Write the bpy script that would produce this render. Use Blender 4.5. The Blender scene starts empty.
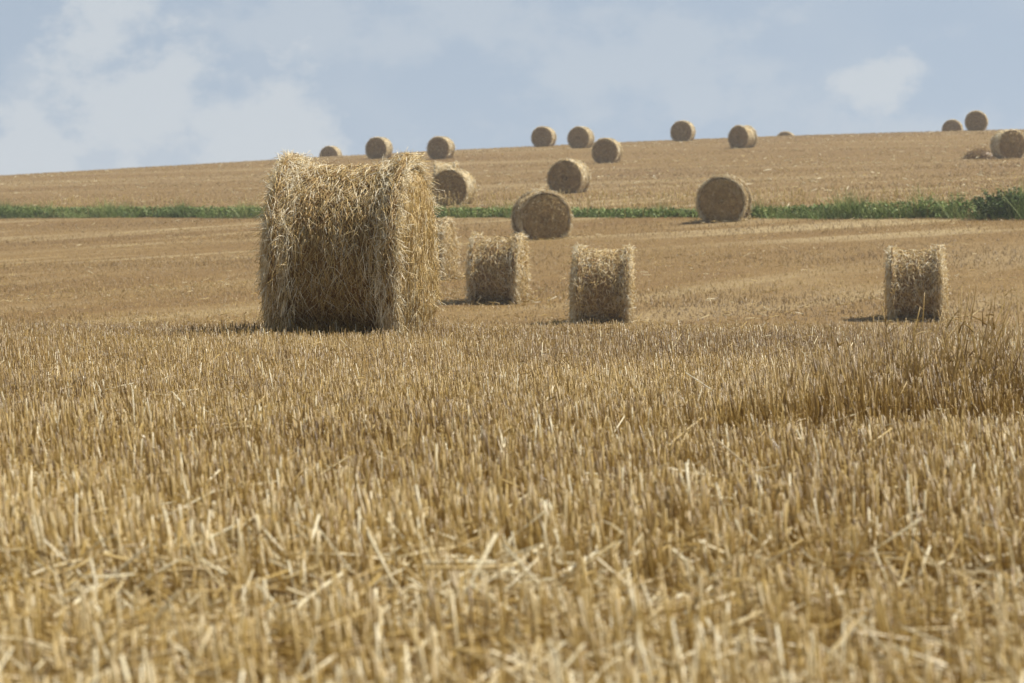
import bpy, math, random
import numpy as np
from mathutils import noise as mnoise, Vector

rng = np.random.default_rng(11)
random.seed(5)
S = bpy.context.scene
COL = S.collection
R = math.radians

# ------------------------------------------------------------------ terrain
KD = np.array([-60, 0, 20, 33, 38, 46, 55, 64, 72, 81, 100, 116, 125, 167, 210, 237, 262, 290, 300, 320, 340, 400, 700, 4000.])
KZ = np.array([0, 0, 0, -.045, -.15, -.46, -.79, -.87, -.75, -.46, .32, .99, 1.49, 3.12, 4.87, 6.12, 7.47, 8.40, 8.46, 8.17, 7.77, 6.87, 2.87, -29.])


def pchip(xk, yk, x):
    h = np.diff(xk); d = np.diff(yk) / h
    m = np.zeros_like(yk)
    for i in range(1, len(xk) - 1):
        if d[i - 1] * d[i] > 0:
            w1 = 2 * h[i] + h[i - 1]; w2 = h[i] + 2 * h[i - 1]
            m[i] = (w1 + w2) / (w1 / d[i - 1] + w2 / d[i])
    i = np.clip(np.searchsorted(xk, x) - 1, 0, len(xk) - 2)
    t = np.clip((x - xk[i]) / h[i], 0, 1)
    return ((1 + 2 * t) * (1 - t) ** 2 * yk[i] + t * (1 - t) ** 2 * h[i] * m[i]
            + t * t * (3 - 2 * t) * yk[i + 1] + t * t * (t - 1) * h[i] * m[i + 1])


def ter(x, y):
    x = np.asarray(x, float); y = np.asarray(y, float)
    t = np.interp(y, [60, 72, 100, 118, 290, 500, 1500], [0, .0, .03, .05, .048, .03, 0])
    c = np.interp(y, [100, 290, 500, 1500], [0, .0003, .0002, 0])
    xs = 90 * np.tanh(x / 90)
    return pchip(KD, KZ, y) + t * xs - c * xs * xs


# ------------------------------------------------------------------ mesh helpers
def mesh_np(name, co, polys, mat, parent=None, smooth=True, tint=None):
    """polys: list of (n,k) index arrays"""
    me = bpy.data.meshes.new(name)
    me.vertices.add(len(co)); me.vertices.foreach_set('co', np.ascontiguousarray(co, dtype=np.float32).ravel())
    idx = np.concatenate([p.ravel() for p in polys]).astype(np.int32)
    tot = np.concatenate([np.full(len(p), p.shape[1]) for p in polys]).astype(np.int32)
    st = np.concatenate([[0], np.cumsum(tot)[:-1]]).astype(np.int32)
    me.loops.add(len(idx)); me.loops.foreach_set('vertex_index', idx)
    me.polygons.add(len(tot)); me.polygons.foreach_set('loop_start', st); me.polygons.foreach_set('loop_total', tot)
    me.polygons.foreach_set('use_smooth', np.full(len(tot), smooth))
    if tint is not None:
        a = me.attributes.new('tint', 'FLOAT', 'POINT'); a.data.foreach_set('value', np.ascontiguousarray(tint, dtype=np.float32))
    me.materials.append(mat)
    me.update(calc_edges=True); me.validate()
    o = bpy.data.objects.new(name, me); COL.objects.link(o)
    if parent is not None:
        o.parent = parent
    return o


class Geo:
    def __init__(s): s.co = []; s.q = []; s.t = []; s.tint = []; s.n = 0

    def add(s, co, quads=None, tris=None, tint=0.5):
        co = np.asarray(co, float)
        s.co.append(co)
        if quads is not None and len(quads): s.q.append(np.asarray(quads) + s.n)
        if tris is not None and len(tris): s.t.append(np.asarray(tris) + s.n)
        s.tint.append(np.broadcast_to(np.asarray(tint, float), (len(co),)) if np.ndim(tint) < 2 else tint.ravel())
        s.n += len(co)

    def build(s, name, mat, parent=None, smooth=True):
        polys = []
        if s.q: polys.append(np.concatenate(s.q))
        if s.t: polys.append(np.concatenate(s.t))
        return mesh_np(name, np.concatenate(s.co), polys, mat, parent, smooth, np.concatenate(s.tint))


def nrm(v):
    return v / np.maximum(np.linalg.norm(v, axis=-1, keepdims=True), 1e-9)


def strands(g, P, D, L, W, tint, bend=None, sides=3, rings=3, taper=.75, flat=1.0, cap=True):
    n = len(P)
    if n == 0: return
    D = nrm(D); L = np.broadcast_to(L, (n,)); W = np.broadcast_to(W, (n,)); tint = np.broadcast_to(tint, (n,))
    ref = nrm(rng.normal(size=(n, 3)))
    A = nrm(np.cross(D, ref)); B = np.cross(D, A)
    t = np.linspace(0, 1, rings)
    C = P[:, None] + D[:, None] * (L[:, None] * t)[..., None]
    if bend is not None: C = C + bend[:, None] * (t ** 2)[None, :, None]
    w = W[:, None] * .5 * (1 - (1 - taper) * t)
    an = np.arange(sides) * 2 * np.pi / sides
    off = A[:, None] * np.cos(an)[None, :, None] + flat * B[:, None] * np.sin(an)[None, :, None]
    V = C[:, :, None] + w[:, :, None, None] * off[:, None]
    base = np.arange(n)[:, None, None] * rings * sides
    k = np.arange(rings - 1)[None, :, None] * sides; j = np.arange(sides)[None, None]; j2 = (j + 1) % sides
    q = np.stack([base + k + j, base + k + j2, base + k + sides + j2, base + k + sides + j], -1).reshape(-1, 4)
    tt = np.repeat(tint, rings * sides)
    tri = None
    if cap:
        e = np.arange(n)[:, None] * rings * sides + (rings - 1) * sides + np.arange(sides)[None]
        if sides == 4: q = np.concatenate([q, e])
        else: tri = np.concatenate([e[:, [0, m, m + 1]] for m in range(1, sides - 1)])
    g.add(V.reshape(-1, 3), q, tri, tt)


def thing(name, label, cat, loc, rz=0.0, group=None):
    o = bpy.data.objects.new(name, None); COL.objects.link(o)
    o.empty_display_size = .3
    o.location = loc; o.rotation_euler = (0, 0, rz)
    return tag(o, label, cat, group)


def tag(o, label, cat, group=None, kind=None):
    if label: o['label'] = label
    if cat: o['category'] = cat
    if group: o['group'] = group
    if kind: o['kind'] = kind
    return o


# ------------------------------------------------------------------ materials
def newmat(name):
    m = bpy.data.materials.new(name); m.use_nodes = True
    nt = m.node_tree; nt.nodes.clear()
    return m, nt


def N(nt, typ, **kw):
    n = nt.nodes.new(typ)
    for k, v in kw.items():
        if k.startswith('i_'):
            key = k[2:]
            key = int(key) if key.isdigit() else key.replace('_', ' ')
            n.inputs[key].default_value = v
        else:
            setattr(n, k, v)
    return n


def ramp(nt, stops, interp='LINEAR'):
    r = nt.nodes.new('ShaderNodeValToRGB'); r.color_ramp.interpolation = interp
    el = r.color_ramp.elements
    while len(el) < len(stops): el.new(.5)
    for e, (p, c) in zip(el, stops):
        e.position = p; e.color = (*c, 1) if len(c) == 3 else c
    return r


def straw_mat(name, stops, transl=.22, rough=.42, nscale=6.0, spec=.5):
    m, nt = newmat(name); L = nt.links
    at = N(nt, 'ShaderNodeAttribute', attribute_name='tint')
    ge = N(nt, 'ShaderNodeNewGeometry')
    no = N(nt, 'ShaderNodeTexNoise', i_Scale=nscale, i_Detail=2.0)
    L.new(ge.outputs['Position'], no.inputs['Vector'])
    ma = N(nt, 'ShaderNodeMath', operation='MULTIPLY_ADD', i_1=.5, i_2=-.25); L.new(no.outputs['Fac'], ma.inputs[0])
    ad = N(nt, 'ShaderNodeMath', operation='ADD'); L.new(at.outputs['Fac'], ad.inputs[0]); L.new(ma.outputs[0], ad.inputs[1])
    r = ramp(nt, stops); L.new(ad.outputs[0], r.inputs['Fac'])
    p = N(nt, 'ShaderNodeBsdfPrincipled', i_Roughness=rough); p.inputs['Specular IOR Level'].default_value = spec
    L.new(r.outputs[0], p.inputs['Base Color'])
    out = N(nt, 'ShaderNodeOutputMaterial')
    if transl > 0:
        tr = N(nt, 'ShaderNodeBsdfTranslucent'); L.new(r.outputs[0], tr.inputs['Color'])
        mx = N(nt, 'ShaderNodeMixShader', i_0=transl); L.new(p.outputs[0], mx.inputs[1]); L.new(tr.outputs[0], mx.inputs[2])
        L.new(mx.outputs[0], out.inputs['Surface'])
    else:
        L.new(p.outputs[0], out.inputs['Surface'])
    return m


STUB = straw_mat('stubble_straw', [(0, (.125, .064, .011)), (.35, (.31, .188, .041)), (.7, (.54, .378, .118)), (1, (.88, .79, .55))], .28, .34, 1.2, .42)
BALE = straw_mat('bale_straw', [(0, (.13, .065, .013)), (.35, (.37, .22, .06)), (.7, (.66, .48, .185)), (1, (.92, .84, .63))], .06, .42, 5)
BALEF = straw_mat('bale_core_straw', [(0, (.12, .07, .028)), (.4, (.27, .185, .085)), (1, (.5, .4, .22))], 0, .8, 9, .2)
WEED = straw_mat('weed_leaf', [(0, (.055, .095, .010)), (.5, (.20, .29, .045)), (1, (.50, .52, .19))], .3, .5, .8)


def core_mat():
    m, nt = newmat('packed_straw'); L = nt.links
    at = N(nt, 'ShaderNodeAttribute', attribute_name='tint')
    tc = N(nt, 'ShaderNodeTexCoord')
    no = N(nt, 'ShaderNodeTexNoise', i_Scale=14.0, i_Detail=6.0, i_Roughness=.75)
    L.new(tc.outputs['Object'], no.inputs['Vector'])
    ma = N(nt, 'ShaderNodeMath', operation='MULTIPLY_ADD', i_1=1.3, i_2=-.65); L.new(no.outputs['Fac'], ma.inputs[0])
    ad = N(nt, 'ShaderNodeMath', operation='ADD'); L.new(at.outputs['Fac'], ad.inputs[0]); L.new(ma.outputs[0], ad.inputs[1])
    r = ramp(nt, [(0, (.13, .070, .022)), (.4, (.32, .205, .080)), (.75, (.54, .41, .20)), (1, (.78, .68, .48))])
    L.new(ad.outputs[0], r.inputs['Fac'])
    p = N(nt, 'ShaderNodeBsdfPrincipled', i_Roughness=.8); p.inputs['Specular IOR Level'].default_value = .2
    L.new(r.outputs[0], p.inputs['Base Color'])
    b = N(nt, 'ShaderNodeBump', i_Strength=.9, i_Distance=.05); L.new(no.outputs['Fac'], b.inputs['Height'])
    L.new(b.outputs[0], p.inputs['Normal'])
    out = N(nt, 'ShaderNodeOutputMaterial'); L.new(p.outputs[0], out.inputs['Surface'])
    return m


CORE = core_mat()


def ground_mat():
    m, nt = newmat('harvested_field'); L = nt.links
    ge = N(nt, 'ShaderNodeNewGeometry')

    def aniso(rotdeg, sx, sy, scale, detail=3.0, rough=.6, dist=0.0):
        mp = N(nt, 'ShaderNodeMapping', vector_type='TEXTURE'); mp.inputs['Rotation'].default_value = (0, 0, R(rotdeg))
        mp.inputs['Scale'].default_value = (1 / sx, 1 / sy, 1)
        L.new(ge.outputs['Position'], mp.inputs['Vector'])
        n = N(nt, 'ShaderNodeTexNoise', i_Scale=scale, i_Detail=detail, i_Roughness=rough, i_Distortion=dist)
        L.new(mp.outputs[0], n.inputs['Vector']); return n

    def mixc(fac, a, b):
        x = N(nt, 'ShaderNodeMix', data_type='RGBA')
        if isinstance(fac, float): x.inputs[0].default_value = fac
        else: L.new(fac, x.inputs[0])
        for s, v in ((6, a), (7, b)):
            if isinstance(v, tuple): x.inputs[s].default_value = (*v, 1)
            else: L.new(v, x.inputs[s])
        return x.outputs[2]

    def mr(sock, a, b, c=0.0, d=1.0, smooth=False):
        x = N(nt, 'ShaderNodeMapRange', i_1=a, i_2=b, i_3=c, i_4=d)
        if smooth: x.interpolation_type = 'SMOOTHSTEP'
        L.new(sock, x.inputs[0]); return x.outputs[0]

    def mul(a, b):
        x = N(nt, 'ShaderNodeMath', operation='MULTIPLY'); L.new(a, x.inputs[0])
        if isinstance(b, float): x.inputs[1].default_value = b
        else: L.new(b, x.inputs[1])
        return x.outputs[0]

    sep = N(nt, 'ShaderNodeSeparateXYZ'); L.new(ge.outputs['Position'], sep.inputs[0])
    y = sep.outputs[1]
    fine = aniso(0, 1, .55, 5.0, 6, .78)
    med = aniso(0, 1, .5, .35, 4, .6)
    col = mixc(mr(fine.outputs['Fac'], .36, .64), (.125, .073, .022), (.235, .152, .055))
    col = mixc(mr(med.outputs['Fac'], .35, .7, 0, .55), col, (.19, .113, .034))
    # swaths of pale residue left by the combine: two sets of curving bands
    bA = aniso(63, .014, .33, 1.0, 2, .5, .6)
    bB = aniso(24, .012, .30, 1.0, 2, .5, .6)
    bC = aniso(-38, .008, .17, 1.0, 2, .5, .5)
    mA = mul(mr(bA.outputs['Fac'], .48, .74, 0, .5, True), mr(y, 112, 92, 0, 1, True))
    mB = mul(mr(bB.outputs['Fac'], .50, .68, 0, .8, True), mul(mr(y, 96, 112, 0, 1, True), mr(y, 175, 150)))
    mC = mul(mr(bC.outputs['Fac'],   .50, .66, 0, .4, True), mr(y, 125, 160, 0, 1, True))
    for mk in (mA, mB, mC):
        col = mixc(mul(mk, mr(fine.outputs['Fac'], .3, .6, .35, 1)), col, (.37, .285, .15))
    for bk, f0 in ((bA, mr(y, 112, 92)), (bB, mr(y, 96, 112))):
        col = mixc(mul(mr(bk.outputs['Fac'], .46, .36, 0, .5, True), f0), col, (.14, .078, .024))
    soil = mixc(mr(fine.outputs['Fac'], .4, .62), (.11, .068, .034), (.36, .26, .125))
    col = mixc(mr(y, 45, 60), soil, col)
    p = N(nt, 'ShaderNodeBsdfPrincipled', i_Roughness=.85); p.inputs['Specular IOR Level'].default_value = .15
    L.new(col, p.inputs['Base Color'])
    bn = aniso(0, 1, .6, 3.0, 6, .75)
    b = N(nt, 'ShaderNodeBump', i_Strength=.8, i_Distance=.12); L.new(bn.outputs['Fac'], b.inputs['Height'])
    L.new(b.outputs[0], p.inputs['Normal'])
    out = N(nt, 'ShaderNodeOutputMaterial'); L.new(p.outputs[0], out.inputs['Surface'])
    return m


# ------------------------------------------------------------------ ground
def ground():
    ys = np.concatenate([np.arange(-40, 0, 4), np.arange(0, 130, 1.0), np.arange(130, 345, 2.5), np.arange(345, 700, 12), np.linspace(700, 3000, 25)])
    xp = np.concatenate([np.arange(0, 60, 1.5), np.arange(60, 150, 6), np.linspace(150, 1500, 22)])
    xs = np.concatenate([-xp[:0:-1], xp])
    X, Y = np.meshgrid(xs, ys)
    Z = ter(X, Y)
    # low undulations where the tyres and the plough left the field uneven
    w = np.interp(Y, [50, 62, 340, 600], [0, 1, 1, 0])
    Z = Z + w * (.008 * np.sin(Y * 1.25 - X * .6 + 2 * np.sin(X * .11)) + .02 * np.sin(Y * .35 + X * .21))
    nx, ny = len(xs), len(ys)
    i = np.arange(ny - 1)[:, None] * nx + np.arange(nx - 1)[None]
    q = np.stack([i, i + 1, i + nx + 1, i + nx], -1).reshape(-1, 4)
    o = mesh_np('ground', np.stack([X, Y, Z], -1).reshape(-1, 3), [q], ground_mat())
    tag(o, None, None, kind='structure')


ground()


# ------------------------------------------------------------------ stubble
def sm(x, a, b):
    t = np.clip((x - a) / (b - a), 0, 1); return t * t * (3 - 2 * t)


def lowfreq(x, y, sc, seed):
    r = np.random.default_rng(seed); v = 0
    for k in range(7):
        a = r.uniform(0, 2 * np.pi); f = sc * r.uniform(.6, 1.9)
        v = v + np.sin((x * np.cos(a) + y * np.sin(a)) * f + r.uniform(0, 6.28))
    return v / 2.6


def dtrack(x): return 14.1 + .75 * x + .03 * x * x


def track_field(x, y):
    """returns (density 0..1, height factor) : two wheel tracks with flattened stubble"""
    e = y - dtrack(x)
    t1 = np.exp(-(e / .30) ** 2)
    e2 = y - (8.15 + .10 * x + .12 * np.sin(x * 2.3))
    t2 = np.exp(-(e2 / .42) ** 2)
    t = np.maximum(t1, .85 * t2)
    hf = 1 + .22 * (e > 0) * np.exp(-np.maximum(e, 0) / 1.2)
    right = sm(x, .35, 2.5)
    hf = hf + right * (.95 + .45 * lowfreq(x, y, 2.6, 51)) * sm(e, .1, .9) * (1 - sm(e, 2.0, 5.5))
    return t, hf, right * sm(e, .1, .5) * (1 - sm(e, 2.2, 5.5))


HERO = (-1.43, 32.35)


def stubble():
    g = Geo()
    for (d0, d1, dens, sides, rings, rad) in ((4.6, 11, 410, 5, 3, 1.02), (11, 20, 540, 4, 3, .84), (20, 38, 600, 3, 2, .78)):
        hw = .1405 * d1 + 3.4
        n = int(2 * hw * (d1 - d0) * dens)
        # drilled rows ~14 cm apart, tillers in bunches
        ny = n // 3
        u = rng.uniform(-hw, hw, ny); v = rng.uniform(d0, d1, ny)
        v = np.round((v - .12 * u) / .14) * .14 + .12 * u + rng.normal(0, .028, ny)
        x = np.repeat(u, 3) + rng.normal(0, .022, ny * 3); y = np.repeat(v, 3) + rng.normal(0, .018, ny * 3)
        keep = np.abs(x) < .1405 * y + 2.2 + 1.2 * rng.random(len(x))
        x = x[keep]; y = y[keep]
        t, hf, rt = track_field(x, y)
        patch = lowfreq(x, y, .9, 3)
        keep = rng.random(len(x)) > .86 * t + .12 * (patch < -.8) + .35 * (y < 7.4)
        # hero bale stands here
        c, s = math.cos(R(-14)), math.sin(R(-14))
        lx = (x - HERO[0]) * c + (y - HERO[1]) * s; ly = -(x - HERO[0]) * s + (y - HERO[1]) * c
        keep &= ~((np.abs(lx) < .58) & (np.abs(ly) < .36))
        x, y, t, hf, rt, patch = [a[keep] for a in (x, y, t, hf, rt, patch)]
        n = len(x)
        h = np.clip(rng.normal(.182 - .038 * sm(y, 10, 26), .028, n) * (1 + .1 * lowfreq(x, y, 2.2, 9)), .05, .3) * hf * (1 - .6 * t)
        rb = np.hypot((x - HERO[0]) / .75, (y - HERO[1]) / .75); h *= 1 + .75 * np.exp(-((rb - .7) / .42) ** 2)
        short = rng.random(n) < .1; h[short] *= rng.uniform(.3, .8, short.sum())
        lean = np.stack([rng.normal(-.10, .13, n), rng.normal(0, .13, n), np.ones(n)], -1)
        wild = rng.random(n) < .07; lean[wild, :2] += rng.normal(0, .5, (wild.sum(), 2))
        z = ter(x, y) - .01
        bend = rng.normal(0, .007, (n, 3)); bend[:, 2] = 0
        W = np.clip(rng.normal(.0060, .0012, n), .0035, .010) * rad
        tint = np.clip(rng.normal(0, 1, n) * (.16 - .05 * sm(y, 13, 22)) + .46 + .07 * patch - .14 * rt - .17 * sm(y, 15, 26) + .11 * (1 - sm(y, 8, 15)), .02, .93)
        tint[(rng.random(n) < .022) & (rt < .1)] = 1.0  # a few stems near white: sun glints painted into the tint
        strands(g, np.stack([x, y, z], -1), lean, h, W, tint, bend, sides, rings, .85)
        # leaf sheaths hanging off the stems
        m = rng.random(n) < .26; k = m.sum()
        P = np.stack([x, y, z], -1)[m] + nrm(lean)[m] * (h[m] * rng.uniform(.3, .95, k))[:, None]
        D = np.stack([rng.normal(0, 1, k), rng.normal(0, 1, k), rng.uniform(-.9, .9, k)], -1)
        Lf = rng.uniform(.03, .11, k); b = np.zeros((k, 3)); b[:, 2] = -Lf * rng.uniform(.3, .9, k)
        strands(g, P, D, Lf, rng.uniform(.005, .010, k) * rad, np.clip(tint[m] + rng.normal(.05, .15, k), 0, .95), b, 3, 3, .25, .25, False)
    o = g.build('stubble', STUB)
    tag(o, 'golden cut wheat stubble standing in rows over the near field', 'stubble', kind='stuff')

    # loose straw lying between the stems
    g = Geo()
    for (d0, d1, dens, rad) in ((4.6, 12, 260, 1.0), (12, 22, 80, 1.0), (22, 37, 45, 1.0)):
        hw = .1405 * d1 + 3
        n = int(2 * hw * (d1 - d0) * dens)
        x = rng.uniform(-hw, hw, n); y = rng.uniform(d0, d1, n)
        t, hf, rt = track_field(x, y)
        patch = lowfreq(x, y, 1.3, 21)
        keep = rng.random(n) < np.clip(.30 + .9 * t + .35 * (patch > .3) + .4 * ((y < 9.3) & (x < .2)) + .25 * (y < 8.6), 0, 1)
        x = x[keep]; y = y[keep]; n = len(x); t = t[keep]
        z = ter(x, y) + rng.uniform(.005, .12, n) * (1 - .8 * t) + .01
        a = rng.uniform(0, 2 * np.pi, n)
        D = np.stack([np.cos(a), np.sin(a), rng.normal(0, .32, n)], -1)
        Ls = rng.uniform(.04, .26, n)
        P = np.stack([x, y, z], -1) - nrm(D) * (Ls * .5)[:, None]
        b = rng.normal(0, .02, (n, 3))
        strands(g, P, D, Ls, rng.uniform(.004, .0075, n) * rad, np.clip(rng.normal(.68, .18, n), .1, 1), b, 4, 3, .85)
    n = 1700
    y = rng.uniform(4.8, 9.6, n); x = rng.uniform(-1, 1, n) * (.1405 * y + 1.2)
    k = rng.random(n) < np.clip(.35 + .5 * (x < -.1) + .4 * lowfreq(x, y, 1.8, 71), 0, 1); x, y = x[k], y[k]; n = len(x)
    a = rng.uniform(0, 2 * np.pi, n); Ls = rng.uniform(.08, .28, n)
    D = nrm(np.stack([np.cos(a), np.sin(a), rng.normal(.1, .55, n)], -1))
    P = np.stack([x, y, ter(x, y) + rng.uniform(.03, .12, n)], -1) - D * (Ls * .5)[:, None]; P[:, 2] = np.maximum(P[:, 2], .003)
    strands(g, P, D, Ls, rng.uniform(.006, .010, n), np.clip(rng.normal(.9, .14, n), .2, 1), rng.normal(0, .02, (n, 3)), 4, 3, .85, .6)
    # short chaff
    n = 60000
    y = 4.6 + rng.random(n) ** 1.3 * 30; x = rng.uniform(-1, 1, n) * (.1405 * y + 1.6)
    D = rng.normal(0, 1, (n, 3)); D[:, 2] *= .4
    strands(g, np.stack([x, y, ter(x, y) + rng.uniform(.003, .05, n)], -1), D, rng.uniform(.015, .06, n), rng.uniform(.004, .008, n), np.clip(rng.normal(.6, .2, n), .1, 1), None, 3, 2, .8, .5, False)
    o = g.build('loose_straw', STUB)
    tag(o, 'pale loose straw and chaff strewn between the stubble stems', 'straw', kind='stuff')


stubble()

VERGE_X = np.array([-60., -38, -24.0, -16.7, -10.4, -4.9, 0, 4.4, 8.5, 12.4, 16.1, 24, 40])
VERGE_Y = np.array([216., 188, 170.8, 159.0, 147.8, 138.5, 131.3, 125.5, 121.2, 117.6, 114.7, 109.5, 101])


def vy(x): return np.interp(x, VERGE_X, VERGE_Y)


BALES = []   # filled below: (x, y) footprints


def far_stubble(bales):
    def clear(x, y):
        k = np.ones(len(x), bool)
        for bx, by in bales:
            k &= (x - bx) ** 2 + (y - by) ** 2 > .55 ** 2
        return k
    g = Geo()
    n = 130000
    y = 58 + 118 * rng.random(n) ** 1.6; x = rng.uniform(-1, 1, n) * (.1405 * y + 5)
    k = (y < vy(x) - .4) & clear(x, y); x, y = x[k], y[k]; n = len(x)
    lean = np.stack([rng.normal(0, .25, n), rng.normal(0, .25, n), np.ones(n)], -1)
    strands(g, np.stack([x, y, ter(x, y) - .03], -1), lean, rng.uniform(.05, .12, n), rng.uniform(.010, .02, n),
            np.clip(rng.normal(.30, .09, n) + .10 * lowfreq(x, y, .25, 4), .02, .95), None, 3, 2, .8)
    # pale straw scraps lying about, thicker on the swaths
    n = 16000
    y = 58 + 118 * rng.random(n) ** 1.5; x = rng.uniform(-1, 1, n) * (.1405 * y + 5)
    s = np.where(y < 103, np.sin((y - 2 * x) * .30 + .8), np.sin((y - .45 * x) * .55))
    k = (y < vy(x) - .4) & clear(x, y) & (rng.random(n) < np.clip(.12 + .6 * (s - .6) * 2, .10, .6)); x, y = x[k], y[k]; n = len(x)
    a = rng.uniform(0, 6.28, n)
    D = np.stack([np.cos(a), np.sin(a), rng.normal(0, .25, n)], -1)
    strands(g, np.stack([x, y, ter(x, y) + rng.uniform(.02, .09, n)], -1), D, rng.uniform(.06, .25, n), rng.uniform(.012, .022, n),
            np.clip(rng.normal(.70, .17, n), .2, 1), None, 3, 2, .9)
    # straw spilled round the bales
    near = np.array([b for b in bales if 60 < b[1] < 130])
    k = rng.integers(0, len(near), 1500); r = .5 + np.abs(rng.normal(0, .45, 1500)); a = rng.uniform(0, 6.28, 1500)
    x = near[k, 0] + r * np.cos(a); y = near[k, 1] + r * np.sin(a); n = len(x); a = rng.uniform(0, 6.28, n)
    strands(g, np.stack([x, y, ter(x, y) + rng.uniform(.01, .07, n)], -1), np.stack([np.cos(a), np.sin(a), rng.normal(0, .2, n)], -1), rng.uniform(.08, .28, n),
            rng.uniform(.012, .02, n), np.clip(rng.normal(.6, .2, n), .1, 1), None, 3, 2, .9)
    tag(g.build('stubble', STUB), 'short tan stubble around the bales in the hollow', 'stubble', kind='stuff')
    g = Geo()
    n = 90000
    y = 112 + 185 * rng.random(n) ** 1.2; x = rng.uniform(-1, 1, n) * (.1405 * y + 5)
    k = (y > vy(x) + .5) & clear(x, y); x, y = x[k], y[k]; n = len(x)
    lean = np.stack([rng.normal(0, .3, n), rng.normal(0, .3, n), np.ones(n)], -1)
    strands(g, np.stack([x, y, ter(x, y) - .03], -1), lean, rng.uniform(.06, .13, n), rng.uniform(.018, .04, n),
            np.clip(rng.normal(.33, .10, n) + .07 * lowfreq(x, y * .5, .2, 4), .02, .95), None, 3, 2, .8)
    n = 2500
    y = 112 + 160 * rng.random(n); x = rng.uniform(-1, 1, n) * (.1405 * y + 5)
    k = (y > vy(x) + .5) & clear(x, y); x, y = x[k], y[k]; n = len(x)
    a = rng.uniform(0, 6.28, n)
    strands(g, np.stack([x, y, ter(x, y) + .05], -1), np.stack([np.cos(a), np.sin(a), rng.normal(0, .25, n)], -1), rng.uniform(.1, .35, n), rng.uniform(.02, .05, n),
            np.clip(rng.normal(.85, .12, n), .2, 1), None, 3, 2, .9)
    tag(g.build('stubble', STUB), 'sparse tan stubble on the hillside beyond the green verge', 'stubble', kind='stuff')


# ------------------------------------------------------------------ bales
def profile(u, flare=.085):
    """radius swell along the axis, u in -1..1"""
    a = np.abs(u)
    return flare * sm(a, .74, .91) - .06 * sm(a, .95, 1.0)


def fbm(P, sc, seed):
    return np.array([mnoise.fractal(Vector((p[0] * sc + seed, p[1] * sc, p[2] * sc)), 1.0, 2.0, 4) for p in P])


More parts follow.
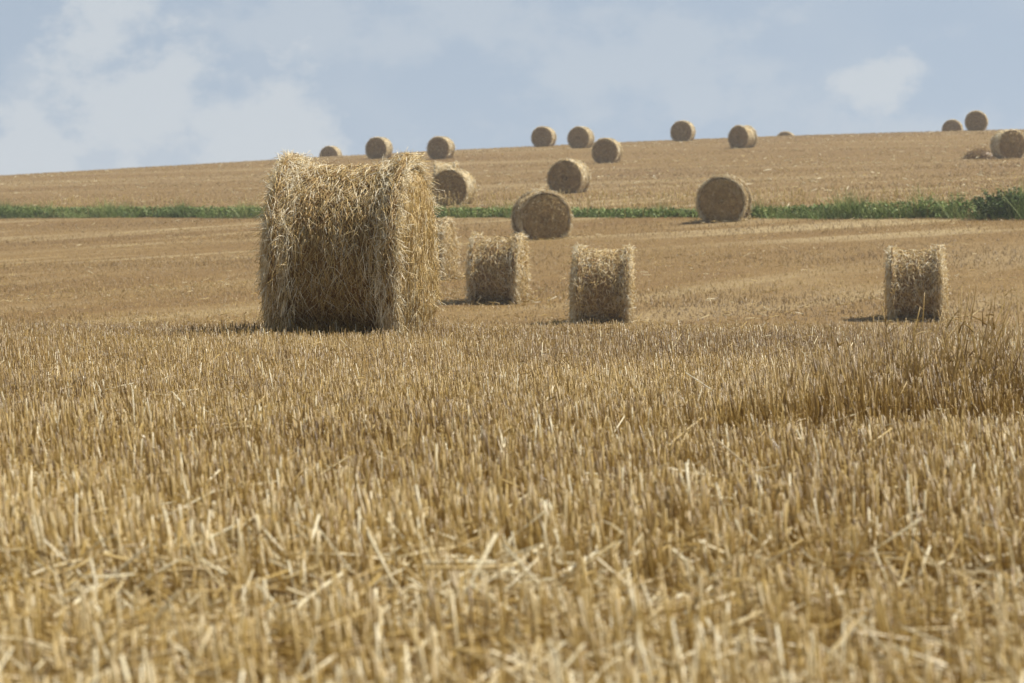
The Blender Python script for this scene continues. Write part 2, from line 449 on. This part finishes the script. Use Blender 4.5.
def make_bale(name, label, R0, L0, loc, yaw, quality, seed, pale=.62, group='round straw bales'):
    """axis along local X; quality dict gives strand counts and width"""
    global rng
    rng = np.random.default_rng(seed)
    root = thing(name, label, 'straw bale', loc, yaw, group)
    q = quality; zc = R0 * .955
    # ---- rolled side
    nu, nv = q['nu'], q['nv']
    u = np.linspace(-1, 1, nu); th = np.arange(nv) * 2 * np.pi / nv
    U, T = np.meshgrid(u, th, indexing='ij')

    def surf(U, T, lift=0.):
        r = R0 + profile(U, q.get('flare', .085)) + lift
        x = U * L0 / 2; y = r * np.cos(T); z = r * np.sin(T)
        z = np.maximum(z, -.955 * R0 - lift * .2)
        return np.stack([x, y, z + zc], -1)
    co = surf(U, T).reshape(-1, 3)
    nz = fbm(co, 3.5, seed) * .035 + fbm(co, 11, seed + 7) * q.get('bump', .022)
    nor = np.stack([np.zeros(nu * nv), np.cos(T).ravel(), np.sin(T).ravel()], -1)
    co = co + nor * nz[:, None]; co[:, 2] = np.maximum(co[:, 2], 0)
    i = np.arange(nu - 1)[:, None] * nv; j = np.arange(nv)[None]; j2 = (j + 1) % nv
    qd = np.stack([i + j, i + j2, i + nv + j2, i + nv + j], -1).reshape(-1, 4)
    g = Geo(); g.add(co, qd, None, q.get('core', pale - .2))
    n = q['side']
    uu = rng.uniform(-.97, .97, n); tt = rng.uniform(0, 2 * np.pi, n)
    lift = rng.uniform(-.01, q['lift'], n) + .01
    P = surf(uu, tt, 0) ; rad = np.stack([np.zeros(n), np.cos(tt), np.sin(tt)], -1); tan = np.stack([np.zeros(n), -np.sin(tt), np.cos(tt)], -1)
    P = P + rad * lift[:, None]
    a = rng.normal(0, q.get('cross', .7), n); sg = rng.choice([-1, 1], n)
    D = tan * (np.cos(a) * sg)[:, None] + np.array([1., 0, 0]) * np.sin(a)[:, None] + rad * rng.normal(.03, .08, n)[:, None]
    Ls = rng.uniform(*q['len'], n)
    bend = -rad * (Ls ** 2 / (2 * R0) * np.cos(a) ** 2)[:, None] * .9 + rng.normal(0, .012, (n, 3))
    tint = np.clip(rng.normal(pale, q.get('sd', .21), n), .03, 1)
    strands(g, P, D, Ls, rng.uniform(*q['wid'], n), tint, bend, 3, 3, .8, .6)
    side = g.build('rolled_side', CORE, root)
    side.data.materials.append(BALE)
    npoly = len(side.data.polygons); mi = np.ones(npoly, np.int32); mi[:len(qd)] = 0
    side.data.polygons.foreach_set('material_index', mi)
    # ---- two end faces with their shaggy rims
    for sgn in (1, -1):
        nr, nv2 = q['nr'], nv
        rr = np.linspace(0, 1, nr)[1:] ** .8
        RR, T = np.meshgrid(rr, th, indexing='ij')
        dome = q.get('dome', .045) * (1 - RR ** q.get('dexp', 2)) - .02 * (RR > .97)
        r = RR * (R0 - .012)
        x = sgn * (L0 / 2 + dome); y = r * np.cos(T); z = np.maximum(r * np.sin(T), -.955 * R0) + zc
        co = np.stack([x, y, z], -1).reshape(-1, 3)
        co = np.concatenate([[[sgn * (L0 / 2 + q.get('dome', .045)), 0, zc]], co])
        nz = fbm(co, 5, seed + 3 * sgn) * .035 + fbm(co, 15, seed + 9) * q.get('bump', .022)
        # rolled layers show as faint rings
        rad_ = np.linalg.norm(co[:, 1:] - np.array([0, zc]), axis=1)
        nz = nz + .008 * np.sin(rad_ * 46 + 2 * fbm(co, 2, seed))
        co[:, 0] += sgn * nz
        k = np.arange(nr - 2)[:, None] * nv + 1
        j = np.arange(nv)[None]; j2 = (j + 1) % nv
        qd2 = np.stack([k + j, k + j2, k + nv + j2, k + nv + j], -1).reshape(-1, 4)
        tr = np.stack([np.zeros(nv, int), 1 + np.arange(nv), 1 + (np.arange(nv) + 1) % nv], -1)
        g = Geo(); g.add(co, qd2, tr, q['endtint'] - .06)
        n = q['end']
        rr = R0 * np.sqrt(rng.random(n)) * .99; tt = rng.uniform(0, 2 * np.pi, n)
        P = np.stack([sgn * (L0 / 2 + q.get('dome', .045) * (1 - (rr / R0) ** q.get('dexp', 2)) + rng.uniform(0, q['lift'] * 1.3, n)), rr * np.cos(tt), np.maximum(rr * np.sin(tt), -.93 * R0) + zc], -1)
        tan = np.stack([np.zeros(n), -np.sin(tt), np.cos(tt)], -1) * rng.choice([-1, 1], n)[:, None]
        D = tan * .75 + rng.normal(0, .55, (n, 3)) + np.array([0, 0, -q['hang']])
        D[:, 0] = sgn * np.abs(rng.normal(.06, .10, n))
        Ls = rng.uniform(*q['len'], n) * .85
        bend = np.zeros((n, 3)); bend[:, 2] = -Ls * rng.uniform(0, .35, n); bend[:, 0] = -sgn * Ls * .1
        strands(g, P, nrm(D), Ls, rng.uniform(*q['wid'], n), np.clip(rng.normal(q.get('endtint', .46), .17, n), .03, 1), bend, 3, 3, .8, .6)
        # rim tufts
        n = q['rim']
        tt = rng.uniform(0, 2 * np.pi, n); off = np.abs(rng.normal(0, q.get('rimoff', .07), n))
        rad = np.stack([np.zeros(n), np.cos(tt), np.sin(tt)], -1); tan = np.stack([np.zeros(n), -np.sin(tt), np.cos(tt)], -1) * rng.choice([-1, 1], n)[:, None]
        P = np.stack([sgn * (L0 / 2 - off + .02), (R0 + q.get('flare', .085) - .05) * np.cos(tt), np.maximum((R0 + q.get('flare', .085) - .05) * np.sin(tt), -.93 * R0) + zc], -1) + rad * rng.uniform(-.03, .025, n)[:, None]
        D = rad * (rng.normal(.28, .25, n) + .35 * np.maximum(np.sin(tt), 0))[:, None] + tan * rng.uniform(.2, 1.2, n)[:, None]
        D[:, 0] += sgn * rng.normal(.22, .32, n); D[:, 2] -= q.get('rimhang', .25) * (1 - np.maximum(np.sin(tt), 0)) 
        Ls = rng.uniform(*q['len'], n) * 1.05
        bend = np.zeros((n, 3)); bend[:, 2] = -Ls * rng.uniform(.1, .55, n)
        bend = bend - rad * (Ls * .10)[:, None]
        ok = P[:, 2] + nrm(D)[:, 2] * Ls + bend[:, 2] > .01
        P, D, Ls, bend = P[ok], D[ok], Ls[ok], bend[ok]; n = len(P)
        strands(g, P, nrm(D), Ls, rng.uniform(*q['wid'], n), np.clip(rng.normal(q.get('rimtint', .72), .21, n), .03, 1), bend, 3, 3, .75, .6)
        nq = sum(len(a) for a in g.q)
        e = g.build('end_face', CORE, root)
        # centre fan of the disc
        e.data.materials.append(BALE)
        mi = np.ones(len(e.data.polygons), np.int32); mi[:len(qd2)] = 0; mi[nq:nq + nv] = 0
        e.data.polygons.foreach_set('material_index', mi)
    return root


def dup(root, loc, rz, label):
    r = root.copy(); COL.objects.link(r); r.location = loc; r.rotation_euler = (0, 0, rz); r['label'] = label
    for ch in root.children:
        c = ch.copy(); COL.objects.link(c); c.parent = r
    return r


HQ = dict(nu=48, nv=120, nr=22, side=24000, end=10000, rim=8000, lift=.022, len=(.05, .18), wid=(.0035, .007), core=.15, sd=.28, flare=.115, hang=1.3, endtint=.66, rimhang=1.0, dome=.12, dexp=4, cross=.5, rimoff=.11, rimtint=.86)
MQ = dict(nu=30, nv=80, nr=14, side=5200, end=2200, rim=1900, lift=.03, len=(.06, .2), wid=(.008, .015), core=.16, sd=.25, flare=.095, hang=.4, rimhang=.6, endtint=.66, rimtint=.82, dome=.07, dexp=3)
FQ = dict(nu=22, nv=56, nr=11, side=1500, end=900, rim=380, lift=.03, len=(.08, .22), wid=(.014, .026), hang=0, bump=.03, endtint=.47)


def yaw(phi):
    """phi: where the visible end faces, degrees to the right of 'towards the viewer'; local +X points that way"""
    return R(-90 + phi)


RR, LL = .75, 1.01


def place(x, y, back=0.0):
    return (x, y, float(ter(x, y)) - .035)


mids = [  # x, y, phi, label, seed
    (-.33, 81.0, 81, 'upright-sided bale with a dark underside, second of the row nearest the big bale', 41),
    (1.76, 72.0, 88, 'shaggy bale with both rims flared, standing between two others at the stubble edge', 42),
    (8.19, 73.6, 82, 'lone shaggy bale with a pale top on the right of the hollow', 43),
    (-2.06, 92.0, 78, 'bale mostly hidden behind the big bale, only its pale right end showing', 44),
    (.93, 115.2, 14, 'brown bale with its flat end turned to the viewer, just below the green verge', 45),
    (7.02, 120.7, -13, 'large brown bale alone in front of the green verge', 46),
]
labels_mid = [
    'side-on straw bale with a dark underside, just right of the biggest bale',
    'side-on straw bale with flared rims, in the middle right behind the stubble edge',
    'side-on straw bale standing alone on the right side of the hollow',
    'straw bale almost hidden behind the biggest bale, only its pale end showing',
    'brown end-on bale overlapping the green verge, above the side-on bale in the hollow',
    'brown end-on bale standing alone in front of the green verge, on the right',
]
far = [  # x, y, phi, label
    (2.53, 162.5, -22, 'end-on bale just above the verge, behind the brown bale that overlaps the verge'),
    (5.85, 224.8, -17, 'end-on bale just below the skyline pair, in the middle of the slope'),
    (-2.45, 151.6, -20, 'bale with a pale curved side peeping out behind the top of the biggest bale'),
    (-3.14, 173.5, 88, 'bale with only its tan top showing behind the bale peeping over the biggest bale'),
    (-4.9, 251.4, -22, 'skyline bale straight above the right rim of the biggest bale'),
    (-9.45, 259.2, -22, 'skyline bale above the middle of the biggest bale, fully in view'),
    (4.95, 262.0, -22, 'larger one of the skyline pair in the middle, on the right of the two'),
    (2.4, 275.5, -18, 'smaller one of the skyline pair in the middle, on the left of the two'),
    (12.75, 272.0, -17, 'lone dark bale on the skyline between the middle pair and the pale-sided bale'),
    (15.5, 245.0, -40, 'bale with a broad pale side and its dark end turned left, at the skyline'),
    (35.2, 276.5, -10, 'taller one of the two skyline bales at the far right'),
    (26.55, 195.0, 15, 'pale-topped bale at the right edge of the picture, beside the low straw heap'),
    (-15.4, 310.0, -18, 'half-sunk bale top on the skyline above the left part of the biggest bale'),
    (23.95, 319.0, -14, 'bale sunk behind the crest with only a sliver of its top showing'),
    (36.95, 306.0, -12, 'lower one of the two skyline bales at the far right, half hidden by the crest'),
]

allb = [HERO] + [(m[0], m[1]) for m in mids] + [(f[0], f[1]) for f in far]
far_stubble(allb)

hero = make_bale('straw_bale', 'biggest and nearest straw bale, shaggy with loose straw, standing at the edge of the stubble', .80, 1.13,
                 (HERO[0], HERO[1], float(ter(*HERO)) + .0), yaw(81), HQ, 31, .54)
for (x, y, ph, _, sd), lb in zip(mids, labels_mid):
    qq = dict(MQ)
    if sd >= 45: qq['endtint'] = .54
    bl = make_bale('straw_bale', lb, RR * (1 + .025 * math.sin(sd * 2.3)), LL * (1 + .03 * math.sin(sd * 1.1)), place(x, y), yaw(ph), qq, sd, .60)
    bl.rotation_euler[1] = R(2.2 * math.sin(sd * 1.7))
protos = []
for i, (x, y, ph, lb) in enumerate(far):
    if i < 3:
        protos.append(make_bale('straw_bale', lb, RR, LL, place(x, y), yaw(ph), FQ, 60 + i, .90))
    else:
        dup(protos[i % 3], place(x, y), yaw(ph), lb)
rng = np.random.default_rng(77)


def heap():
    cx, cy = 25.35, 197.2
    g = Geo(); n = 1700
    r = np.sqrt(rng.random(n)); a = rng.uniform(0, 6.28, n)
    x = r * np.cos(a) * .95; y = r * np.sin(a) * .6
    z = .54 * (1 - r ** 2) ** .8 * rng.uniform(.3, 1.05, n)
    D = rng.normal(0, 1, (n, 3)); D[:, 2] *= .35
    strands(g, np.stack([x, y, z], -1), D, rng.uniform(.1, .3, n), rng.uniform(.015, .03, n), np.clip(rng.normal(.3, .2, n), .02, 1), None, 3, 3, .8, .6)
    # mound inside
    nu, nv = 10, 28
    rr = np.linspace(0.02, 1, nu); th = np.arange(nv) * 2 * np.pi / nv
    Rg, T = np.meshgrid(rr, th, indexing='ij')
    co = np.stack([Rg * np.cos(T) * .92, Rg * np.sin(T) * .58, .50 * (1 - Rg ** 2) ** .8 - .02], -1).reshape(-1, 3)
    co[:, 2] += fbm(co, 4, 3) * .04
    i = np.arange(nu - 1)[:, None] * nv; j = np.arange(nv)[None]; j2 = (j + 1) % nv
    g.add(co, np.stack([i + j, i + j2, i + nv + j2, i + nv + j], -1).reshape(-1, 4), None, .12)
    o = g.build('straw_heap', BALE); o.location = (cx, cy, float(ter(cx, cy)))
    tag(o, 'low heap of loose straw on the slope beside the pale-topped bale', 'straw heap')


heap()


# ------------------------------------------------------------------ green verge
def verge():
    g = Geo()
    n = 62000
    x = rng.uniform(-34, 24, n)
    w = rng.normal(0, .5, n)
    y = vy(x) + w + .5 + .45 * lowfreq(x, x * 0, .9, 91) + .2 * lowfreq(x, x * 0, 3.1, 92)
    hx = np.interp(x, [-24, -5, 6, 9, 12, 17], [.56, .44, .33, .44, .58, .74])
    clump = .75 + .5 * lowfreq(x, w * 2, 1.3, 15) + .4 * lowfreq(x, w, 4.3, 16)
    h = hx * np.clip(1.05 * clump, .12, 2.0) * rng.uniform(.45, 1.15, n)
    lean = np.stack([rng.normal(0, .4, n), rng.normal(0, .4, n), np.ones(n)], -1)
    bend = rng.normal(0, .07, (n, 3)); bend[:, 2] = -np.abs(bend[:, 2])
    tint = np.clip(rng.normal(.5, .2, n) + .12 * lowfreq(x, w, .7, 8), 0, 1)
    strands(g, np.stack([x, y, ter(x, y) - .02], -1), lean, h, rng.uniform(.012, .035, n), tint, bend, 3, 3, .2, .3, False)
    # broad leaves low in the verge
    n = 26000
    x = rng.uniform(-34, 24, n); w = rng.normal(0, .45, n); y = vy(x) + w + .5
    hx = np.interp(x, [-24, -5, 6, 9, 12, 17], [.52, .42, .28, .38, .50, .66])
    z = ter(x, y) + hx * rng.uniform(.1, .9, n)
    D = rng.normal(0, 1, (n, 3)); L = rng.uniform(.05, .13, n)
    strands(g, np.stack([x, y, z], -1), D, L, L * .7, np.clip(rng.normal(.45, .2, n), 0, 1), rng.normal(0, .02, (n, 3)), 4, 3, .3, .1, False)
    tag(g.build('verge_grass', WEED), 'strip of green grass and weeds dividing the two fields', 'grass', kind='stuff')
    # dry seed heads of tall grass poking out of the verge
    g = Geo(); n = 2000
    x = rng.uniform(-34, 24, n); y = vy(x) + .9 + rng.normal(0, .6, n)
    k = lowfreq(x, y * 0, .8, 33) + rng.normal(0, .5, n) > .35; x, y = x[k], y[k]; n = len(x)
    h = rng.uniform(.4, .95, n)
    lean = np.stack([rng.normal(0, .15, n), rng.normal(0, .15, n), np.ones(n)], -1)
    P = np.stack([x, y, ter(x, y)], -1)
    strands(g, P, lean, h, .012, .55, rng.normal(0, .03, (n, 3)), 3, 3, .8)
    strands(g, P + nrm(lean) * (h * .85)[:, None], lean, h * .25, .035, .7, None, 4, 3, .3)
    tag(g.build('seed_grass', STUB), 'thin pale seed heads rising above the green verge', 'grass', kind='stuff')


verge()


def leafy(name, label, x, y, h, spread, nstem, nleaf, cat, lw=(.05, .12), tint=.4):
    t = thing(name, label, cat, (x, y, float(ter(x, y)) - .02))
    g = Geo()
    a = rng.uniform(0, 6.28, nstem); r = np.sqrt(rng.random(nstem)) * spread
    P = np.stack([r * np.cos(a) * .6, r * np.sin(a) * .5, np.zeros(nstem)], -1)
    D = np.stack([np.cos(a) * r * .6 / h, np.sin(a) * r * .5 / h, np.ones(nstem)], -1) + rng.normal(0, .08, (nstem, 3))
    Ls = h * rng.uniform(.55, 1.05, nstem) * (1 - .35 * (r / max(spread, .01)) ** 2)
    strands(g, P, D, Ls, .014, .55, None, 4, 3, .5)
    g.build('stem', WEED, t)
    g = Geo()
    k = rng.integers(0, nstem, nleaf); f = rng.uniform(.15, 1.02, nleaf)
    Q = P[k] + nrm(D)[k] * (Ls[k] * f)[:, None] + rng.normal(0, .03, (nleaf, 3))
    Q[:, 2] = np.maximum(Q[:, 2], .02)
    b = rng.uniform(0, 6.28, nleaf); DD = np.stack([np.cos(b), np.sin(b), rng.normal(.3, .4, nleaf)], -1)
    L = rng.uniform(*lw, nleaf) * (1.15 - .5 * f)
    bend = np.zeros((nleaf, 3)); bend[:, 2] = -L * .3
    strands(g, Q, DD, L, L * .55, np.clip(rng.normal(tint, .17, nleaf), 0, 1), bend, 4, 3, .25, .1, False)
    g.build('leaves', WEED, t)
    return t


leafy('bush', 'dark green leafy bush on the verge at the right edge', 15.95, 115.4, 1.22, 1.55, 85, 7600, 'bush', (.07, .16), .12)
leafy('weed', 'tall spindly weed sticking up out of the verge, left of the dark bush', 11.75, 118.9, .92, .22, 5, 150, 'weed')
leafy('weed', 'low bushy weed between the spindly tall weed and the dark bush', 13.3, 117.3, .78, .7, 20, 1000, 'weed')
leafy('weed', 'small weed poking out of the verge, right of the lone brown end-on bale', 9.6, 120.4, .58, .3, 8, 240, 'weed')
leafy('weed', 'ragged weed touching the left side of the dark bush', 14.25, 116.6, .9, .5, 12, 650, 'weed', tint=.3)
leafy('weed', 'bushy weed rising from the verge left of the biggest bale', -13.2, 152.9, .62, .35, 9, 260, 'weed')


# ------------------------------------------------------------------ dry tall stalks and single straws in the foreground
def dry_clump(label, x, y, n, h, spread, tilt=0.0, leaf=2.0):
    t = thing('dry_weed', label, 'dry weed', (x, y, float(ter(x, y)) - .01))
    P = np.stack([rng.normal(0, spread, n), rng.normal(0, spread * .8, n), np.zeros(n)], -1)
    lean = np.stack([rng.normal(tilt, .22, n), rng.normal(0, .15, n), np.ones(n)], -1)
    Ls = h * rng.uniform(.5, 1.05, n); bend = rng.normal(0, .05, (n, 3)); bend[:, 2] *= .3
    W = rng.uniform(.0035, .0065, n)
    tn = np.clip(rng.normal(.44, .14, n), .02, .8)
    if n < 20:
        for k in range(n):
            g = Geo(); strands(g, P[k:k + 1], lean[k:k + 1], Ls[k:k + 1], W[k:k + 1], tn[k:k + 1], bend[k:k + 1], 4, 5, .6)
            g.build('stalk', STUB, t)
    else:
        g = Geo(); strands(g, P, lean, Ls, W, tn, bend, 4, 5, .6)
        tag(g.build('stalks', STUB, t), None, None, kind='stuff')
    m = int(n * leaf * .6); k = rng.integers(0, n, m); f = rng.uniform(.15, .95, m)
    Q = P[k] + nrm(lean)[k] * (Ls[k] * f)[:, None] + bend[k] * (f ** 2)[:, None]
    D = np.stack([rng.normal(0, 1, m), rng.normal(0, 1, m), rng.uniform(.4, 2.2, m)], -1)
    L = rng.uniform(.05, .15, m); b = np.zeros((m, 3)); b[:, 2] = -L * rng.uniform(.05, .4, m)
    g = Geo(); strands(g, Q, D, L, rng.uniform(.005, .011, m), np.clip(rng.normal(.38, .14, m), .02, .8), b, 4, 4, .2, .2, False)
    g.build('foliage', STUB, t)


dry_clump('tall clump of dry brown weeds at the right edge of the stubble', 2.22, 16.9, 110, .68, .25, .10)
dry_clump('thin dry weed stalks leaning right, left of the tall brown weed clump', 1.93, 17.1, 60, .54, .26, .14)
dry_clump('low brown dry weeds on the left of the thin leaning stalks', 1.56, 16.6, 45, .38, .24, .1)
dry_clump('few bent dry stalks poking above the stubble under the lone right bale', 1.90, 18.0, 6, .58, .12, .05, .8)


def px(pxx, pyy, z):
    """point at height z seen at a pixel of the photograph; used once to read off stalk positions"""
    p = math.atan(98.5 / 3643); u = (pxx - 512) / 3643; v = (341.5 - pyy) / 3643
    dy = math.cos(p) + v * math.sin(p); dz = -math.sin(p) + v * math.cos(p)
    t = (z - .87) / dz
    return np.array([u * t, dy * t, z])


def straw(label, a, b, w, tint):
    a = np.array(a); b = np.array(b); c = (a + b) / 2
    c0 = c - np.array([0, 0, 0.]); D = b - a; L = np.linalg.norm(D)
    g = Geo(); strands(g, (a - c0)[None], D[None], np.array([L]), np.array([w]), np.array([tint]), np.array([[0, 0, -.012]]), 6, 6, .85)
    o = g.build('loose_straw', STUB); o.location = c0
    tag(o, label, 'straw', 'single loose straws')


straw('short bright white straw lying on the stubble in front of the biggest bale', px(172, 392, .19), px(185, 404, .17), .008, 1.0)
straw('long pale straw slanting down across the stubble, right of centre', px(686, 373, .20), px(727, 398, .17), .007, .95)
straw('long tan straw leaning up to the right, below the long pale slanting one', px(668, 446, .14), px(702, 415, .19), .007, .72)
straw('bright straw pointing up right, on the track in front of the brown weeds', px(930, 415, .10), px(966, 402, .13), .009, .98)
straw('thin pale straw crossing behind the bright one on the track', px(930, 391, .17), px(949, 409, .10), .006, .9)
straw('thick tan straw slanting down across the stubble, under the centre of the view', px(716, 440, .18), px(748, 463, .16), .008, .75)
straw('thick white straw lying on the litter at the lower left', px(91, 602, .10), px(122, 633, .08), .009, 1.0)
straw('long pale straw lying behind the thick white one at the lower left', px(50, 595, .09), px(82, 622, .07), .007, .85)
straw('long bright straw lying low across the stems at the lower right', px(915, 600, .08), px(985, 632, .06), .0075, .92)
straw('pale straw pointing up right at the lower right edge', px(985, 640, .06), px(1023, 626, .09), .0075, .88)
straw('stout upright pale straw leaning left, at the lower right', px(779, 640, .02), px(752, 560, .20), .008, .75)

# ------------------------------------------------------------------ sky and light
SUN_EL, SUN_AZ = R(56), R(76)       # azimuth clockwise from +Y (straight ahead)
W = bpy.data.worlds.new('World'); S.world = W; W.use_nodes = True
nt = W.node_tree; nt.nodes.clear(); L = nt.links
sky = nt.nodes.new('ShaderNodeTexSky'); sky.sky_type = 'NISHITA'; sky.sun_disc = False
sky.sun_elevation = SUN_EL; sky.sun_rotation = SUN_AZ; sky.altitude = 100; sky.air_density = 1.0; sky.dust_density = 1.2; sky.ozone_density = 1.6
tc = N(nt, 'ShaderNodeTexCoord')
sp = N(nt, 'ShaderNodeSeparateXYZ'); L.new(tc.outputs['Generated'], sp.inputs[0])


def math_(op, a, b=None, c=None, clamp=False):
    n = N(nt, 'ShaderNodeMath', operation=op); n.use_clamp = clamp
    for i, v in enumerate((a, b, c)):
        if v is None: continue
        if isinstance(v, (int, float)): n.inputs[i].default_value = v
        else: L.new(v, n.inputs[i])
    return n.outputs[0]


def cl_noise(scale, detail, rough, off, zs=1.5):
    mp = N(nt, 'ShaderNodeMapping'); mp.inputs['Scale'].default_value = (1, 1, zs); mp.inputs['Location'].default_value = off
    L.new(tc.outputs['Generated'], mp.inputs['Vector'])
    n = N(nt, 'ShaderNodeTexNoise', i_Scale=scale, i_Detail=detail, i_Roughness=rough); L.new(mp.outputs[0], n.inputs['Vector'])
    return n.outputs['Fac']


lift = N(nt, 'ShaderNodeVectorMath', operation='ADD'); lift.inputs[1].default_value = (0, 0, .22); L.new(tc.outputs['Generated'], lift.inputs[0])
nv_ = N(nt, 'ShaderNodeVectorMath', operation='NORMALIZE'); L.new(lift.outputs[0], nv_.inputs[0]); L.new(nv_.outputs[0], sky.inputs['Vector'])
n1 = cl_noise(40, 9, .62, (3.1, .2, 1.7)); n2 = cl_noise(13, 3, .5, (.4, 2.2, .3))


def blob(px_, py_, rx, ry):
    """a cloud bank: a soft ellipse of sky directions"""
    cx, cz = (px_ - 512) / 3643, (243 - py_) / 3643
    a = math_('MULTIPLY', math_('SUBTRACT', sp.outputs[0], cx), 3643 / rx)
    b = math_('MULTIPLY', math_('SUBTRACT', sp.outputs[2], cz), 3643 / ry)
    d = math_('SQRT', math_('ADD', math_('MULTIPLY', a, a), math_('MULTIPLY', b, b)))
    return math_('SUBTRACT', 1.0, d)


def union(*bs):
    r = bs[0]
    for b in bs[1:]: r = math_('MAXIMUM', r, b)
    return r


def soft(v, a, b):
    m = N(nt, 'ShaderNodeMapRange', i_1=a, i_2=b); m.interpolation_type = 'SMOOTHSTEP'; L.new(v, m.inputs[0]); return m.outputs[0]


bank = union(blob(105, 30, 60, 70), blob(150, 105, 95, 85), blob(250, 125, 112, 68), blob(320, 150, 42, 46), blob(35, 150, 66, 44), blob(880, 98, 52, 40))
veil = union(blob(640, 60, 190, 75), blob(690, 100, 90, 40), blob(150, 150, 250, 90), blob(400, 20, 240, 50), blob(900, 130, 160, 40))
hole = blob(236, 92, 26, 20)
nn = math_('MULTIPLY', math_('SUBTRACT', n1, .5), 4.2)
f1 = soft(math_('ADD', math_('MULTIPLY', bank, 1.25), nn), -.15, .68)
f1 = math_('MULTIPLY', f1, math_('SUBTRACT', 1.0, soft(math_('ADD', hole, math_('MULTIPLY', nn, .6)), .0, .7)))
f2 = soft(math_('ADD', math_('MULTIPLY', veil, .9), nn), -.2, .75)
f3 = soft(n2, .50, .72)
fac = math_('ADD', .46, math_('MULTIPLY', math_('MAXIMUM', math_('MULTIPLY', f1, .75), math_('MULTIPLY', math_('MAXIMUM', f2, math_('MULTIPLY', f3, .6)), .36)), .54), clamp=True)
hz = soft(sp.outputs[2], .9, -.05)
mx = N(nt, 'ShaderNodeMix', data_type='RGBA'); L.new(fac, mx.inputs[0]); 
tn_ = N(nt, 'ShaderNodeMix', data_type='RGBA', blend_type='MULTIPLY', i_0=1.0); L.new(sky.outputs[0], tn_.inputs[6]); tn_.inputs[7].default_value = (1.0, 1.04, 1.01, 1); L.new(tn_.outputs[2], mx.inputs[6])
mx.inputs[7].default_value = (5.75, 6.15, 6.45, 1)
bg = nt.nodes.new('ShaderNodeBackground'); bg.inputs['Strength'].default_value = .080
L.new(mx.outputs[2], bg.inputs['Color'])
ow = nt.nodes.new('ShaderNodeOutputWorld'); L.new(bg.outputs[0], ow.inputs['Surface'])

sd = bpy.data.lights.new('sun', 'SUN'); sd.energy = 5.0; sd.angle = R(.53); sd.color = (1, .95, .86)
so = bpy.data.objects.new('sun', sd); COL.objects.link(so)
v = Vector((math.sin(SUN_AZ) * math.cos(SUN_EL), math.cos(SUN_AZ) * math.cos(SUN_EL), math.sin(SUN_EL)))
so.rotation_euler = (-v).to_track_quat('-Z', 'Y').to_euler(); so.location = (20, 5, 40)

# ------------------------------------------------------------------ summer haze
def haze():
    m, nt_ = newmat('haze_air')
    p = N(nt_, 'ShaderNodeVolumePrincipled'); p.inputs['Color'].default_value = (.90, .90, .92, 1); p.inputs['Density'].default_value = .0004
    p.inputs['Anisotropy'].default_value = .2
    out = N(nt_, 'ShaderNodeOutputMaterial'); nt_.links.new(p.outputs[0], out.inputs['Volume'])
    x0, x1, y0, y1, z0, z1 = -1510, 1510, -50, 3010, -50, 16
    co = np.array([[x, y, z] for z in (z0, z1) for y in (y0, y1) for x in (x0, x1)], float)
    q = np.array([[0, 2, 3, 1], [4, 5, 7, 6], [0, 1, 5, 4], [2, 6, 7, 3], [0, 4, 6, 2], [1, 3, 7, 5]])
    tag(mesh_np('haze', co, [q], m, None, False), None, None, kind='stuff')


haze()

# ------------------------------------------------------------------ camera
cd = bpy.data.cameras.new('camera'); cam = bpy.data.objects.new('camera', cd); COL.objects.link(cam)
cd.sensor_width = 36; cd.lens = 36 * 3643 / 1024; cd.clip_end = 6000; cd.clip_start = .1
cam.location = (0, 0, .87); cam.rotation_euler = (R(90) - math.atan(98.5 / 3643), 0, 0)
cd.dof.use_dof = True; cd.dof.focus_distance = 27; cd.dof.aperture_fstop = 8.0
S.camera = cam

S.view_settings.view_transform = 'Standard'; S.view_settings.look = 'None'
S.view_settings.exposure = .45; S.view_settings.gamma = 1
S.cycles.use_denoising = True
S.cycles.max_bounces = 5; S.cycles.diffuse_bounces = 3; S.cycles.glossy_bounces = 2; S.cycles.transmission_bounces = 3
